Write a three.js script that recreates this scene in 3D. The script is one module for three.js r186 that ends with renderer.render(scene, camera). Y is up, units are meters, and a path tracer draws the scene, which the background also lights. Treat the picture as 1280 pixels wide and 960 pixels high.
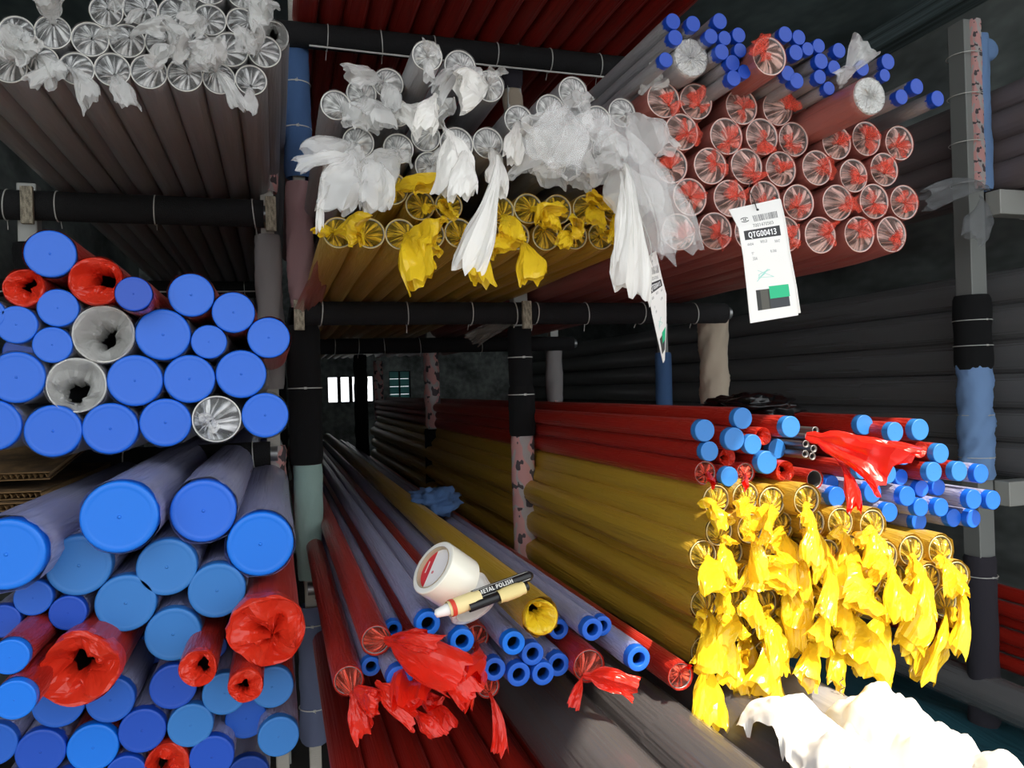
import * as THREE from 'three';
import { ImprovedNoise } from 'three/addons/math/ImprovedNoise.js';
import { RoundedBoxGeometry } from 'three/addons/geometries/RoundedBoxGeometry.js';
import { mergeGeometries, toCreasedNormals } from 'three/addons/utils/BufferGeometryUtils.js';

// ---------------------------------------------------------------- camera, sky, sun, exposure
const scene = new THREE.Scene();
const D2R = Math.PI / 180;
const camera = new THREE.PerspectiveCamera(53.13, 4 / 3, 0.02, 100);
camera.position.set(0, 1.4, 0);
camera.rotation.set(0.19 * D2R, -17.09 * D2R, -1.7 * D2R, 'YXZ');
camera.updateMatrixWorld(true);

const sunDir = new THREE.Vector3(0.30, 1.0, 0.62).normalize();
scene.background = new THREE.Color(0.93, 0.97, 1.0);   // bright hazy sky
scene.backgroundIntensity = 1.6;

const sun = new THREE.DirectionalLight(0xfff3e0, 7.0);
sun.name = 'sun';
sun.position.copy(sunDir).multiplyScalar(12);
sun.castShadow = true;
sun.shadow.mapSize.set(2048, 2048);
Object.assign(sun.shadow.camera, { left: -5, right: 5, top: 5, bottom: -5, near: 0.5, far: 30 });
scene.add(sun);

const renderer = new THREE.WebGLRenderer({ antialias: true });
renderer.toneMapping = THREE.LinearToneMapping;
renderer.toneMappingExposure = 1.25;
renderer.shadowMap.enabled = true;
renderer.outputColorSpace = THREE.SRGBColorSpace;

// ---------------------------------------------------------------- helpers
const perlin = new ImprovedNoise();
const N = (x, y, z = 0) => perlin.noise(x, y, z);
function rng(seed) { let a = (seed * 2654435761) >>> 0; return () => { a = (a + 0x6D2B79F5) | 0; let t = Math.imul(a ^ (a >>> 15), 1 | a); t = (t + Math.imul(t ^ (t >>> 7), 61 | t)) ^ t; return ((t ^ (t >>> 14)) >>> 0) / 4294967296; }; }
const V = (x = 0, y = 0, z = 0) => new THREE.Vector3(x, y, z);
const FWD = V(0, 0, -1).applyQuaternion(camera.quaternion);
// point of the place measured from the photograph: pixel (1280 x 960) on the plane at world depth z
function U(px, py, z) {
  const d = V(px - 640, 480 - py, -960).applyQuaternion(camera.quaternion);
  return camera.position.clone().addScaledVector(d, (z - camera.position.z) / d.z);
}
const pxSize = (p) => p.clone().sub(camera.position).dot(FWD) / 960;

const taken = new Map();
function numbered(name) { const n = taken.get(name) ?? 0; taken.set(name, n + 1); return n ? `${name}_${String(n).padStart(3, '0')}` : name; }
function thing(name, label, category, pos = V(), group) {
  const o = new THREE.Group(); o.name = numbered(name); o.position.copy(pos);
  o.userData = { label, category }; if (group) o.userData.group = group;
  scene.add(o); return o;
}
function mesh(name, geo, mat, parent) {
  const m = new THREE.Mesh(geo, mat); m.name = name; m.castShadow = m.receiveShadow = true; parent.add(m); return m;
}
function struct(name, geo, mat, parent = scene) { const m = mesh(name, geo, mat, parent); if (parent === scene) m.userData.kind = 'structure'; return m; }
function box(w, h, d, x = 0, y = 0, z = 0) { return new THREE.BoxGeometry(w, h, d).translate(x, y, z); }
// grid surface: f(u, v) -> Vector3, u closed if wrap
function grid(nu, nv, f, wrap = true, uvs = [1, 1]) {
  const p = [], uv = [], ix = [];
  for (let j = 0; j <= nv; j++) for (let i = 0; i <= nu; i++) {
    const a = f(wrap && i === nu ? 0 : i / nu, j / nv, i, j); p.push(a.x, a.y, a.z); uv.push(i / nu * uvs[0], j / nv * uvs[1]);
  }
  const w = nu + 1;
  for (let j = 0; j < nv; j++) for (let i = 0; i < nu; i++) { const a = j * w + i; ix.push(a, a + 1, a + w, a + 1, a + w + 1, a + w); }
  const g = new THREE.BufferGeometry();
  g.setAttribute('position', new THREE.Float32BufferAttribute(p, 3)); g.setAttribute('uv', new THREE.Float32BufferAttribute(uv, 2)); g.setIndex(ix);
  g.computeVertexNormals();
  if (wrap) { const n = g.attributes.normal; for (let j = 0; j <= nv; j++) { const a = j * w, b = a + nu; const v = V(n.getX(a) + n.getX(b), n.getY(a) + n.getY(b), n.getZ(a) + n.getZ(b)).normalize(); n.setXYZ(a, v.x, v.y, v.z); n.setXYZ(b, v.x, v.y, v.z); } }
  return g;
}
const TAU = Math.PI * 2;

// ---------------------------------------------------------------- textures
function tex(w, h, f, srgb = false, rep = null) {
  const d = new Uint8Array(w * h * 4);
  for (let y = 0; y < h; y++) for (let x = 0; x < w; x++) { const c = f(x / w, y / h, x, y), k = (y * w + x) * 4; d[k] = c[0]; d[k + 1] = c[1]; d[k + 2] = c[2]; d[k + 3] = 255; }
  const t = new THREE.DataTexture(d, w, h); t.wrapS = t.wrapT = THREE.RepeatWrapping; t.magFilter = THREE.LinearFilter; t.minFilter = THREE.LinearMipmapLinearFilter; t.generateMipmaps = true;
  if (srgb) t.colorSpace = THREE.SRGBColorSpace; if (rep) t.repeat.set(...rep); t.needsUpdate = true; return t;
}
const g1 = (v) => { v = Math.max(0, Math.min(255, v * 255)); return [v, v, v]; };
const pn = (u, v, fu, fv, o = 0) => N(Math.cos(u * TAU) * fu + o, Math.sin(u * TAU) * fu, v * fv + o);   // seamless in u
// film: folds where the sheet lies double are denser
const streakT = tex(512, 64, (u, v) => { const a = pn(u, v, 3.2, 0.9, 3.1), b = pn(u, v, 8, 1.3, 7.7), c = pn(u, v, 1.6, 3, 1.3); return g1(0.16 + 1.3 * Math.max(0, a - 0.05) + 1.5 * Math.max(0, b - 0.12) + 0.35 * Math.max(0, c) + 0.3 * v * v); });
const frostT = tex(512, 64, (u, v) => { const a = pn(u, v, 3.2, 0.9, 5.1), b = pn(u, v, 8, 1.3, 1.7), c = pn(u, v, 1.8, 4, 2.3); return g1(0.46 + 0.9 * Math.max(0, a) + 0.9 * Math.max(0, b - 0.05) + 0.4 * c + 0.2 * v * v); });
const wrinkleT = tex(256, 256, (u, v) => g1(0.5 + 0.5 * pn(u, v, 5, 3, 2.2) + 0.35 * Math.abs(pn(u, v, 9, 9, 5.5)) + 0.15 * pn(u, v, 20, 30, 1.1)), false);
const longT = tex(256, 256, (u, v) => g1(0.5 + 0.45 * pn(u, v, 6, 2, 4.2) + 0.25 * pn(u, v, 18, 6, 9.1)), false);
const creaseT = tex(256, 256, (u, v) => g1(0.5 + 0.6 * Math.abs(pn(u, v, 1.6, 3.2, 2.2)) + 0.35 * Math.abs(pn(u, v, 3.4, 7, 5.5)) - 0.2), false);
const weaveT = tex(128, 128, (u, v, x, y) => g1(0.5 + 0.25 * (((x >> 1) + (y >> 1)) & 1 ? 1 : -1) + 0.25 * N(x * 0.2, y * 0.2)), false, [8, 8]);
const grainT = tex(256, 256, (u, v, x, y) => g1(0.5 + 0.4 * N(x * 0.15, y * 0.15, 1.7) + 0.4 * N(x * 0.6, y * 0.6, 4.2)), false);
function camoTex(cols, s) { return tex(256, 256, (u, v) => { const a = pn(u, v, 0.9 * s, 4.2 * s, 1.5) + 0.35 * pn(u, v, 2.4 * s, 9 * s, 4.5), b = pn(u, v, 1.1 * s, 4.0 * s, 6.5); return a > 0.2 ? cols[1] : b > 0.16 ? cols[2] : cols[0]; }, true); }
const camoPink = camoTex([[250, 190, 186], [104, 94, 98], [222, 210, 208]], 1.3);
const dustT = tex(256, 256, (u, v, x, y) => { const k = 0.86 + 0.2 * N(x * 0.03, y * 0.03, 2.2) + 0.12 * N(x * 0.14, y * 0.14, 8.1); return g1(Math.min(1, k)); }, true);
const blotchT = tex(256, 256, (u, v, x, y) => { const k = 0.8 + 0.3 * N(x * 0.02, y * 0.02, 3.3) + 0.2 * N(x * 0.09, y * 0.09, 9.1) + 0.1 * N(x * 0.5, y * 0.5, 1.4); return g1(Math.min(1, k)); }, true);

// ---------------------------------------------------------------- materials
const std = (color, roughness = 0.7, metalness = 0, o = {}) => new THREE.MeshStandardMaterial({ color, roughness, metalness, ...o });
const phys = (color, o) => new THREE.MeshPhysicalMaterial({ color, side: THREE.DoubleSide, ...o });
const film = (color, opacity, roughness = 0.3, o = {}) => phys(color, { opacity, transparent: true, roughness, specularIntensity: 1, bumpMap: creaseT, bumpScale: 0.003, ...o });
const tint = (color, transmission, roughness = 0.35, o = {}) => phys(color, { transmission, thickness: 0, roughness, bumpMap: creaseT, bumpScale: 0.003, ...o });
const M = {
  steel: std(0x9a9b9c, 0.36, 0.85, { bumpMap: longT, bumpScale: 0.0004 }),
  steelDark: std(0x6e6a68, 0.42, 0.5),
  rim: std(0xe4e2da, 0.35, 0.55), rimYellow: std(0xe6d79a, 0.4, 0.3), rimPink: std(0xf0cfc4, 0.4, 0.3),
  bluePale: std(0x2f7ac6, 0.42), blueMid: std(0x1b61cc, 0.4), blueDeep: std(0x144fc0, 0.38), blueBright: std(0x0878ea, 0.36), blueCobalt: std(0x0946b8, 0.4), blueViolet: std(0x1b6ae0, 0.36),
  foam: std(0x1b1b1d, 0.85, 0, { bumpMap: grainT, bumpScale: 0.0015 }),
  tie: std(0xd9d9d4, 0.5), blackCloth: std(0x0c0d10, 0.9, 0, { bumpMap: weaveT, bumpScale: 0.001 }),
  wood: std(0xc8bda6, 0.8, 0, { map: blotchT }), post: std(0xb4b5b0, 0.55, 0.2), postPaint: std(0x8f928f, 0.6, 0.2),
  concrete: std(0x5f5d59, 0.95, 0, { map: blotchT, bumpMap: grainT, bumpScale: 0.003 }),
  wall: std(0xa9b2af, 0.85, 0, { map: blotchT }), ceiling: std(0x8ea3a6, 0.85, 0, { map: blotchT }), dark: std(0x2b2c2c, 0.9),
  paper: std(0xf3f1ea, 0.7), card: std(0x8a6a42, 0.9, 0, { map: blotchT }), cardEdge: std(0xa98758, 0.9),
  // films on the pipe bodies
  clearBody: film(0xd6d5d8, 0.46, 0.28, { bumpMap: longT, bumpScale: 0.0025 }), yellowBody: tint(0xe6bb3e, 0.38, 0.38, { bumpMap: longT, bumpScale: 0.0025 }), redBody: tint(0xd23022, 0.42, 0.38, { bumpMap: longT, bumpScale: 0.0025 }), pinkBody: film(0xc9776c, 0.6, 0.34, { bumpMap: longT, bumpScale: 0.0025 }),
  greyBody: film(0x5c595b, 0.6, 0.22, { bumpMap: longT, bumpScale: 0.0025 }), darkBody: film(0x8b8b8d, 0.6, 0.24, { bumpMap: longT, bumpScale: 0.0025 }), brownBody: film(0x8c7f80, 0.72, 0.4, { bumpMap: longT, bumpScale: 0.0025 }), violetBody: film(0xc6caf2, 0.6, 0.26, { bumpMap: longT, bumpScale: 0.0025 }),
  // films pulled over the ends
  clearEnd: film(0xeef0f0, 0.9, 0.22, { alphaMap: streakT }), clearTail: film(0xf6f7f5, 0.40, 0.14), sheerTail: film(0xf4f5f4, 0.27, 0.1), frostEnd: film(0xf4f5f3, 0.95, 0.25, { alphaMap: frostT }), milkTail: film(0xfdfcf7, 0.74, 0.22),
  yellowEnd: film(0xf4ca3c, 0.9, 0.25, { alphaMap: streakT }), yellowTail: film(0xfbd52a, 0.76, 0.24),
  pinkEnd: film(0xf2cabf, 0.9, 0.22, { alphaMap: streakT }), redTail: tint(0xf6331e, 0.38, 0.28), redEnd: film(0xec5a44, 0.95, 0.28, { alphaMap: streakT }), redTuck: tint(0xea3a22, 0.22, 0.3), pinkTail: film(0xff5f48, 0.38, 0.2),
  clearTuck: film(0xe4e4e0, 0.5, 0.2), foil: std(0xd9d9d6, 0.38, 0.25, { bumpMap: wrinkleT, bumpScale: 0.006, side: THREE.DoubleSide }), blackFilm: phys(0x0b0b0d, { roughness: 0.25 }),
};
const SLEEVE = { c: 'clearBody', y: 'yellowBody', r: 'redBody', p: 'pinkBody', v: 'violetBody' };
const FILMWORD = { c: 'clear', y: 'yellow', r: 'red', p: 'red', v: 'pale clear' };

// ---------------------------------------------------------------- the setting
const RX = 2.62, LX = -1.06, BZ = -7, CY = 2.9;
struct('floor', box(RX - LX + 8, 0.1, 22, 0.2, -0.05, 1), M.concrete);
struct('ceiling', box(RX - LX + 0.4, 0.1, 6.8, (RX + LX) / 2, CY + 0.05, -3.7), M.ceiling);
struct('wall_right', box(0.12, CY, 6.8, RX + 0.06, CY / 2, -3.7), M.wall);
struct('wall_left', box(0.12, CY, 6.8, LX - 0.06, CY / 2, -3.7), M.wall);  // unseen wall, moved in beside the rack to darken the interior
struct('trim_1', box(0.10, 0.09, 6.8, RX - 0.05, CY - 0.045, -3.7), M.ceiling);
{ // back wall with two window openings
  const a = U(409, 471, BZ), b = U(468, 502, BZ), c = U(486, 464, BZ), d = U(514, 502, BZ);
  const sh = new THREE.Shape([[LX, 0], [RX, 0], [RX, CY], [LX, CY]].map((p) => new THREE.Vector2(...p)));
  const hole = (p, q) => sh.holes.push(new THREE.Path([[p.x, q.y], [q.x, q.y], [q.x, p.y], [p.x, p.y]].map((t) => new THREE.Vector2(...t))));
  hole(a, b); hole(c, d);
  struct('wall_back', new THREE.ExtrudeGeometry(sh, { depth: 0.12, bevelEnabled: false }).translate(0, 0, BZ - 0.12), M.wall);
  const win = (name, p, q, nx, ny, mat) => {
    const w = struct(name, mergeGeometries([box(q.x - p.x, 0.012, 0.05, (p.x + q.x) / 2, p.y, BZ - 0.03), box(q.x - p.x, 0.012, 0.05, (p.x + q.x) / 2, q.y, BZ - 0.03), box(0.012, p.y - q.y, 0.05, p.x, (p.y + q.y) / 2, BZ - 0.03), box(0.012, p.y - q.y, 0.05, q.x, (p.y + q.y) / 2, BZ - 0.03)]), M.dark);
    const pw = (q.x - p.x) / nx, ph = (p.y - q.y) / ny;
    for (let i = 0; i < nx; i++) for (let j = 0; j < ny; j++) mesh('pane', box(pw * 0.97, ph * 0.97, 0.004, p.x + pw * (i + 0.5), q.y + ph * (j + 0.5), BZ - 0.05), mat, w);
    for (let i = 1; i < nx; i++) mesh('mullion', box(nx > 3 ? 0.03 : 0.012, p.y - q.y, 0.03, p.x + pw * i, (p.y + q.y) / 2, BZ - 0.03), M.dark, w);
    return w;
  };
  win('window_1', a, b, 4, 1, phys(0xffffff, { transmission: 1, roughness: 0, thickness: 0 }));
  win('window_2', c, d, 2, 4, phys(0x6f9a98, { transmission: 0.45, roughness: 0.9, thickness: 0 }));
}
{ // added unseen sun blocker: its edge lets the sun reach only the lower right
  const P = [[-3, 0.5], [0.92, 0.45], [1.22, 0.0], [2.9, -0.1]];
  const sh = new THREE.Shape([[-3, -1.3], ...P, [2.9, -1.3]].map(([x, z]) => new THREE.Vector2(x, -z)));
  struct('added_sun_blocker', new THREE.ExtrudeGeometry(sh, { depth: 0.02, bevelEnabled: false }).rotateX(-Math.PI / 2).translate(0, CY + 0.12, 0), std(0x6b7470, 0.8));
}

// ---------------------------------------------------------------- pipe builders (local frame: end of the pipe at the origin, pipe runs to -z)
function tubeGeo(r, L, t = 0.0018) { // hollow, so that its mouth is dark
  const ri = r - Math.max(t, r * 0.06);
  const pts = [[ri, L], [ri, 0.001], [ri + (r - ri) * 0.5, 0], [r, 0.001], [r, L]].map((p) => new THREE.Vector2(...p));
  return new THREE.LatheGeometry(pts, 28).rotateX(-Math.PI / 2);
}
function rimGeo(r) { return new THREE.TorusGeometry(r * 0.985, Math.max(0.0008, r * 0.032), 6, 36); }
function sleeveGeo(r, L, seed, wr = 0.035, sag = 0, z0 = 0.002) {
  const R = rng(seed), o = R() * 50;
  return grid(32, 26, (u, v) => {
    const a = u * TAU, z = z0 - L * v * v * (0.35 + 0.65 * v), c = Math.cos(a), s = Math.sin(a);
    const k = 1.025 + wr * (0.6 + 0.7 * N(c * 1.6 + o, s * 1.6, z * 2.2) + 0.9 * Math.abs(N(c * 2.6 + o, s * 2.6, z * 1.3 + o)) + 0.5 * Math.abs(N(c * 4 + o, s * 4, z * 6)));
    const dr = s < 0 ? sag * r * (-s) * (0.6 + 0.8 * N(o, 1.3, z * 3)) * Math.min(1, -z * 12) : 0;
    return V(c * r * k, s * r * k - dr, z);
  }, true, [1, L / (TAU * r) / 6]);
}
function capGeo(r, skirt, out = 0.004) {
  const b = r * 0.07, pts = [[0, out - b * 0.25], [r * 0.05, out - b * 0.25], [r * 0.78, out - b * 0.3], [r * 0.83, out], [r - b, out], [r - b * 0.3, out - b * 0.3], [r, out - b], [r, -skirt], [r * 0.96, -skirt]];
  return new THREE.LatheGeometry(pts.map((p) => new THREE.Vector2(Math.max(p[0], 0), p[1])).reverse(), 36).rotateX(Math.PI / 2);
}
function nubGeo(r) { return new THREE.SphereGeometry(r * 0.055, 8, 6).scale(1, 1, 0.6); }
function ringCapGeo(r, skirt) {
  const i = r * 0.52, b = r * 0.06, o = 0.006;
  const pts = [[r * 0.97, -skirt], [r, -skirt], [r, o - b], [r - b, o], [i + b, o], [i, o - b], [i, -0.008], [r * 0.93, -0.008]];
  return new THREE.LatheGeometry(pts.map((p) => new THREE.Vector2(...p)), 36).rotateX(Math.PI / 2);
}
// film gathered from the rim to a knot
function gatherGeo(r, k, seed, bulge = 0.25) {
  const R = rng(seed), o = R() * 40, n = 5 + Math.floor(R() * 5), ph = R() * TAU;
  return facet(grid(60, 8, (u, v) => {
    const a = u * TAU, c = Math.cos(a), s = Math.sin(a), t = v;
    const rr = r * (1.035 - 0.93 * t), fold = 0.7 * (Math.abs(Math.sin(a * n / 2 + ph + 2.5 * N(c * 1.5 + o, s * 1.5, o))) - 0.45) + 1.1 * N(c * 2.6 + o, s * 2.6, t * 1.2) + 0.3 * ridge(c * 5 + o, s * 5, t);
    const amp = r * 0.2 * Math.sin(Math.PI * Math.min(1, t * 0.92 + 0.02));
    const e = t * t * (3 - 2 * t);
    return V(c * rr + k.x * e, s * rr + k.y * e, k.z * e + bulge * r * Math.sin(Math.PI * t) * 0.5 + amp * fold - 0.004 * (1 - t));
  }, true), 0.5);
}
// loose end of a bag beyond its knot: a flattened tube of film with a few broad folds and crumpled facets
function facet(g, angle = 0.5) { return toCreasedNormals(g, angle); }
const ridge = (x, y, z) => 1 - 2 * Math.abs(N(x, y, z));
function tailGeo(p0, p1, w, seed, droop = 0.25, ragged = 0.1) {
  const R = rng(seed), o = R() * 60, len = p0.distanceTo(p1), mid = p0.clone().lerp(p1, 0.45).add(V((R() - 0.5) * len * 0.2, len * droop * 0.6, len * 0.18));
  const cv = new THREE.QuadraticBezierCurve3(p0, mid, p1), k = 1 + Math.floor(R() * 2), fan = 0.75 + 0.5 * R(), cut = (R() - 0.5) * 0.5, tw = (R() - 0.5) * 1.4;
  const prof = (t) => t < 0.08 ? 0.16 + 1.2 * t : t < 0.16 ? 0.256 - 0.9 * (t - 0.08) : Math.min(1.1, 0.19 + fan * Math.pow(t - 0.15, 0.6));
  const g = grid(26, 15, (u, v) => {
    const a = u * TAU, c = Math.cos(a), s = Math.sin(a);
    const p = cv.getPoint(v), t = cv.getTangent(v), side = V(-t.y, t.x, 0); if (side.lengthSq() < 0.02) side.set(1, 0, 0); side.normalize();
    const nrm = side.clone().cross(t).normalize(), th = tw * v, W = w * prof(v) * (0.9 + 0.5 * N(o, v * 2, 1)), S = side.clone().multiplyScalar(Math.cos(th)).addScaledVector(nrm, Math.sin(th)), T2 = nrm.clone().multiplyScalar(Math.cos(th)).addScaledVector(side, -Math.sin(th));
    const e = Math.min(1, v * 3), f = 0.3 * Math.sin(c * k * 2.2 + o) * e + 0.42 * ridge(c * 1.1 + o, s * 0.5, v * 1.7 + o) * e + 0.2 * ridge(c * 2.6 + o, s * 1.4, v * 4.5) * e;
    p.addScaledVector(S, c * W * 0.5 * (1 + 0.2 * N(s * 1.5, v * 3, o))).addScaledVector(T2, s * W * 0.17 + (f - 0.25) * W * 0.34);
    if (v > 0.6) p.addScaledVector(t, len * ((v - 0.6) / 0.4) * (cut * c * W / Math.max(len, W) + ragged * 1.6 * N(c * 2.6 + o, s * 1.3, 3.3)));
    return p;
  }, true, [1, 1]);
  return facet(g, 0.42);
}
// film folded over the rim and pushed into the mouth
function tuckGeo(r, seed, over = 1.03, deep = 0.6, wild = 1) {
  const R = rng(seed), o = R() * 40, hx = (R() - 0.5) * 0.7 * r, hy = (R() - 0.5) * 0.7 * r;
  const P = [[over * 0.995, -0.6], [over * 1.02, -0.1], [over * 1.02, 0.08], [over * 0.95, 0.15], [over * 0.86, 0.05], [0.76, -0.12], [0.62, -0.26], [0.47, -0.36], [0.36, -deep], [0.3, -deep - 0.6]];
  if (wild > 3) P.splice(5, 5, [0.7, 0.06], [0.5, 0.2], [0.32, 0.02], [0.14, -0.12], [0.03, -0.2]);
  return facet(grid(36, 16, (u, v) => {
    const a = u * TAU, c = Math.cos(a), s = Math.sin(a), q = v * (P.length - 1), i = Math.min(P.length - 2, Math.floor(q)), f = q - i;
    const R0 = P[i][0] + (P[i + 1][0] - P[i][0]) * f, z = P[i][1] + (P[i + 1][1] - P[i][1]) * f, e = Math.max(0, (v - 0.26) / 0.74);
    const big = N(c * 0.9 + o, s * 0.9, 1.7), cr = ridge(c * 1.3 + o, s * 1.3, v * 2.2), k = 1 + (0.04 * wild + 0.5 * e) * big * 1.7 + 0.3 * e * (cr - 0.4) + 0.05 * (wild - 1) * cr;
    return V(c * r * R0 * k + hx * e, s * r * R0 * k + hy * e, r * z + r * (0.06 * wild + 0.55 * e) * (N(c * 1.5 + o, s * 1.5, v * 2 + 4) * 1.5 + 0.5 * (cr - 0.5)));
  }, true), 0.45);
}
function foilGeo(r, seed) {
  const o = seed * 3.7;
  return grid(40, 12, (u, v) => {
    const a = u * TAU, c = Math.cos(a), s = Math.sin(a), k = v < 0.15 ? 1.04 : 1.04 * (1 - (v - 0.15) / 0.85);
    const x = c * r * k, y = s * r * k;
    return V(x, y, v < 0.15 ? -r * 0.25 * (1 - v / 0.15) : 0.003 + r * 0.3 * N(x / r * 2.4 + o, y / r * 2.4, o) * (1 - k * k / 1.09) + r * 0.12 * Math.abs(N(x / r * 6, y / r * 6, o)));
  }, true);
}

const LEN = (z) => z + 4.9;
let seedN = 1;
const pipes = [];   // collected, pushed apart, then built
const ORD = ['first', 'second', 'third', 'fourth', 'fifth', 'sixth', 'seventh', 'eighth', 'ninth', 'tenth', 'eleventh', 'twelfth', 'thirteenth', 'fourteenth'];
// rows: list of [row name, [[x, y, d, type, opts] ...]]; types B blue cap, R ring cap, K knotted bag, T tucked film, F foil, O open
function stack(stackName, group, z, sleeve, rows, defaults = {}) {
  for (const [row, list] of rows) {
    const s = [...list].sort((a, b) => a[0] - b[0]);
    s.forEach((it, i) => {
      const o = { z, sleeve, ...defaults, ...(it[4] || {}) };
      const pos = U(it[0], it[1], o.z), r = it[2] / 2 * pxSize(pos);
      const last = i === s.length - 1 && s.length > 1, place = s.length === 1 ? `alone in ${row}` : last && s.length > 2 ? `rightmost in ${row}` : `${ORD[i]} from left in ${row}`;
      pipes.push({ x: it[0], y: it[1], pos, R: r, type: it[3], o, group, place: `${place} of ${stackName}`, seed: seedN++ });
    });
  }
}
function buildPipe(p) {
  const { o, type, seed } = p, S = o.sleeve, capped = type === 'B' || type === 'R', r = p.R / (capped ? 1.05 : 1.02), R = rng(seed + 900), L = LEN(o.z), fw = FILMWORD[S];
  const W = { B: `blue-capped pipe in ${fw} wrap`, R: `pipe with blue ring plug`, K: `tube tied in ${fw} film`, T: `pipe with ${fw} film tucked inside`, F: `tube with crumpled white foil end`, O: `open tube in ${fw} wrap` }[type];
  const t = thing({ B: 'capped_pipe', R: 'plugged_pipe', K: 'bagged_tube', T: 'film_wrapped_pipe', F: 'foil_ended_tube', O: 'open_tube' }[type], o.label || `${W}, ${p.place}`, 'pipe', p.pos, p.group);
  if (o.tilt) t.rotation.set(o.tilt[0], o.tilt[1], 0);
  mesh('tube', tubeGeo(r, L), o.steel || M.steel, t).position.z = type === 'T' ? -0.35 * r : 0;
  if (S && !o.bare) mesh('plastic_sleeve', sleeveGeo(r, L, seed, o.wr ?? 0.035, o.sag ?? 0, o.proud ? 0.001 : type === 'T' ? -0.1 * r : capped ? -(o.skirt ?? 0.3) * r * 1.3 : 0.002), M[SLEEVE[S]], t);
  if (type === 'B') {
    const c = mesh('end_cap', capGeo(r * 1.05, (o.skirt ?? 0.5) * 2 * r), o.cap || [M.blueMid, M.blueDeep, M.blueViolet][Math.floor(R() * 3)], t);
    if (p.R > 0.014) mesh('moulding_nub', nubGeo(r), c.material, c).position.z = 0.0035;
  }
  if (type === 'R') mesh('ring_plug', ringCapGeo(r * 1.05, 0.02), o.cap || [M.blueMid, M.blueBright][Math.floor(R() * 2)], t);
  if (type === 'T') { if (S === 'c') mesh('rim', rimGeo(r * 1.03), M.rim, t); mesh('tucked_film', tuckGeo(r, seed, o.over ?? 1.03, 0.6, o.wild ?? 1), M[S === 'c' ? 'clearTuck' : S === 'y' ? 'yellowTail' : 'redTuck'], t); }
  if (type === 'F') { mesh('foil_end', foilGeo(r, seed), M.foil, t); }
  if (type === 'K' || type === 'F' || type === 'O') mesh('rim', rimGeo(r * 1.03), o.rim || (S === 'y' ? M.rimYellow : S === 'p' || S === 'r' ? M.rimPink : M.rim), t);
  if (type === 'K') {
    const em = o.em || { c: M.clearEnd, y: M.yellowEnd, p: M.pinkEnd, r: M.redEnd }[S], tm = o.tm || { c: M.clearTail, y: M.yellowTail, p: M.pinkTail, r: M.redTail }[S];
    const tails = o.tails || [null];
    const first = tails[0] ? U(tails[0][0], tails[0][1], o.z + 0.05).sub(p.pos) : null;
    const dir = first ? first.clone().setZ(0).normalize() : V(R() - 0.5, -R() * 0.7 + 0.1, 0).normalize();
    const kn = dir.clone().multiplyScalar(r * (o.koff ?? (0.15 + 0.4 * R()))).setZ(r * (0.15 + 0.35 * R()));
    mesh('gathered_film', gatherGeo(r, kn, seed, o.bulge ?? 0.2), em, t);
    tails.forEach((q, i) => {
      let e, w;
      if (q) { e = U(q[0], q[1], o.z + (q[3] ?? 0.05)).sub(p.pos); w = 1.3 * q[2] * pxSize(p.pos); }
      else { const l = r * (o.tlen ?? 1.3) * (0.7 + 0.6 * R()), a = (o.tang ?? -Math.PI / 2) + (R() - 0.5) * (o.tspread ?? 2.6); e = kn.clone().add(V(Math.cos(a) * l, Math.sin(a) * l, r * (o.tz ?? 1) * (0.5 + 0.5 * R()))); w = r * (o.tw ?? 0.9) * (0.8 + 0.5 * R()); }
      const m = (q && q[4]) || tm;
      mesh('bag_tail', tailGeo(kn.clone(), e, w, seed * 7 + i, o.droop ?? 0.2), m, t);
    });
  }
}

// ---------------------------------------------------------------- pipes: left rack
const knotRow = (l, o = {}) => l.map(([x, y, d, q]) => [x, y, d, 'K', { ...o, ...(q || {}) }]);
stack('top-left stack', 'clear bagged tubes in the top-left stack', -1.18, 'c', [
  ['bottom row', knotRow([[-68, 74, 40], [-28, 77, 40], [12, 80, 40, { tails: [[15, 55, 40], [-12, 62, 26]] }], [50, 80, 37, { tails: [[32, 52, 26], [70, 100, 30]] }], [97, 84, 40, { tails: [[40, 103, 24], [112, 128, 24]] }], [140, 85, 41, { tails: [[160, 132, 26]] }], [184, 89, 42, { tails: [[200, 68, 30]] }], [228, 93, 41, { tails: [[262, 72, 24]] }], [269, 96, 38, { tails: [[262, 62, 34], [300, 135, 18]] }], [309, 100, 37, { tails: [[312, 140, 12]] }]])],
  ['second row', knotRow([[31, 41, 40, { tails: [[18, 62, 40]] }], [73, 43, 41, { tails: [[58, -6, 26]] }], [117, 46, 42, { tails: [[146, 42, 16]] }], [161, 53, 41, { tails: [[205, 34, 26]] }], [202, 52, 40, { tails: [[232, 40, 28]] }], [240, 57, 38, { tails: [[215, 50, 30]] }], [281, 58, 42, { tails: [[250, 68, 30]] }], [322, 64, 39, { tails: [[300, 50, 34], [318, 40, 22]] }]])],
  ['third row', knotRow([[135, 18, 38, { tails: [[150, 0, 20]] }], [176, 12, 40], [218, 20, 40, { tails: [[240, 8, 26]] }], [262, 24, 38, { tails: [[236, 34, 24]] }], [301, 27, 34, { tails: [[330, 12, 22]] }]])],
  ['top row', knotRow([[262, -8, 40], [306, -6, 38, { tails: [[332, 22, 30]] }]])],
], { tw: 0.9, wr: 0.05 });
pipes.push({ pos: U(338, 44, -1.26), R: 0.024, type: 'T', o: { z: -1.26, sleeve: 'c', wr: 0.08, label: 'tube in loose clear wrap at right edge of top-left stack' }, group: 'clear bagged tubes in the top-left stack', place: '', seed: seedN++ });

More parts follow.
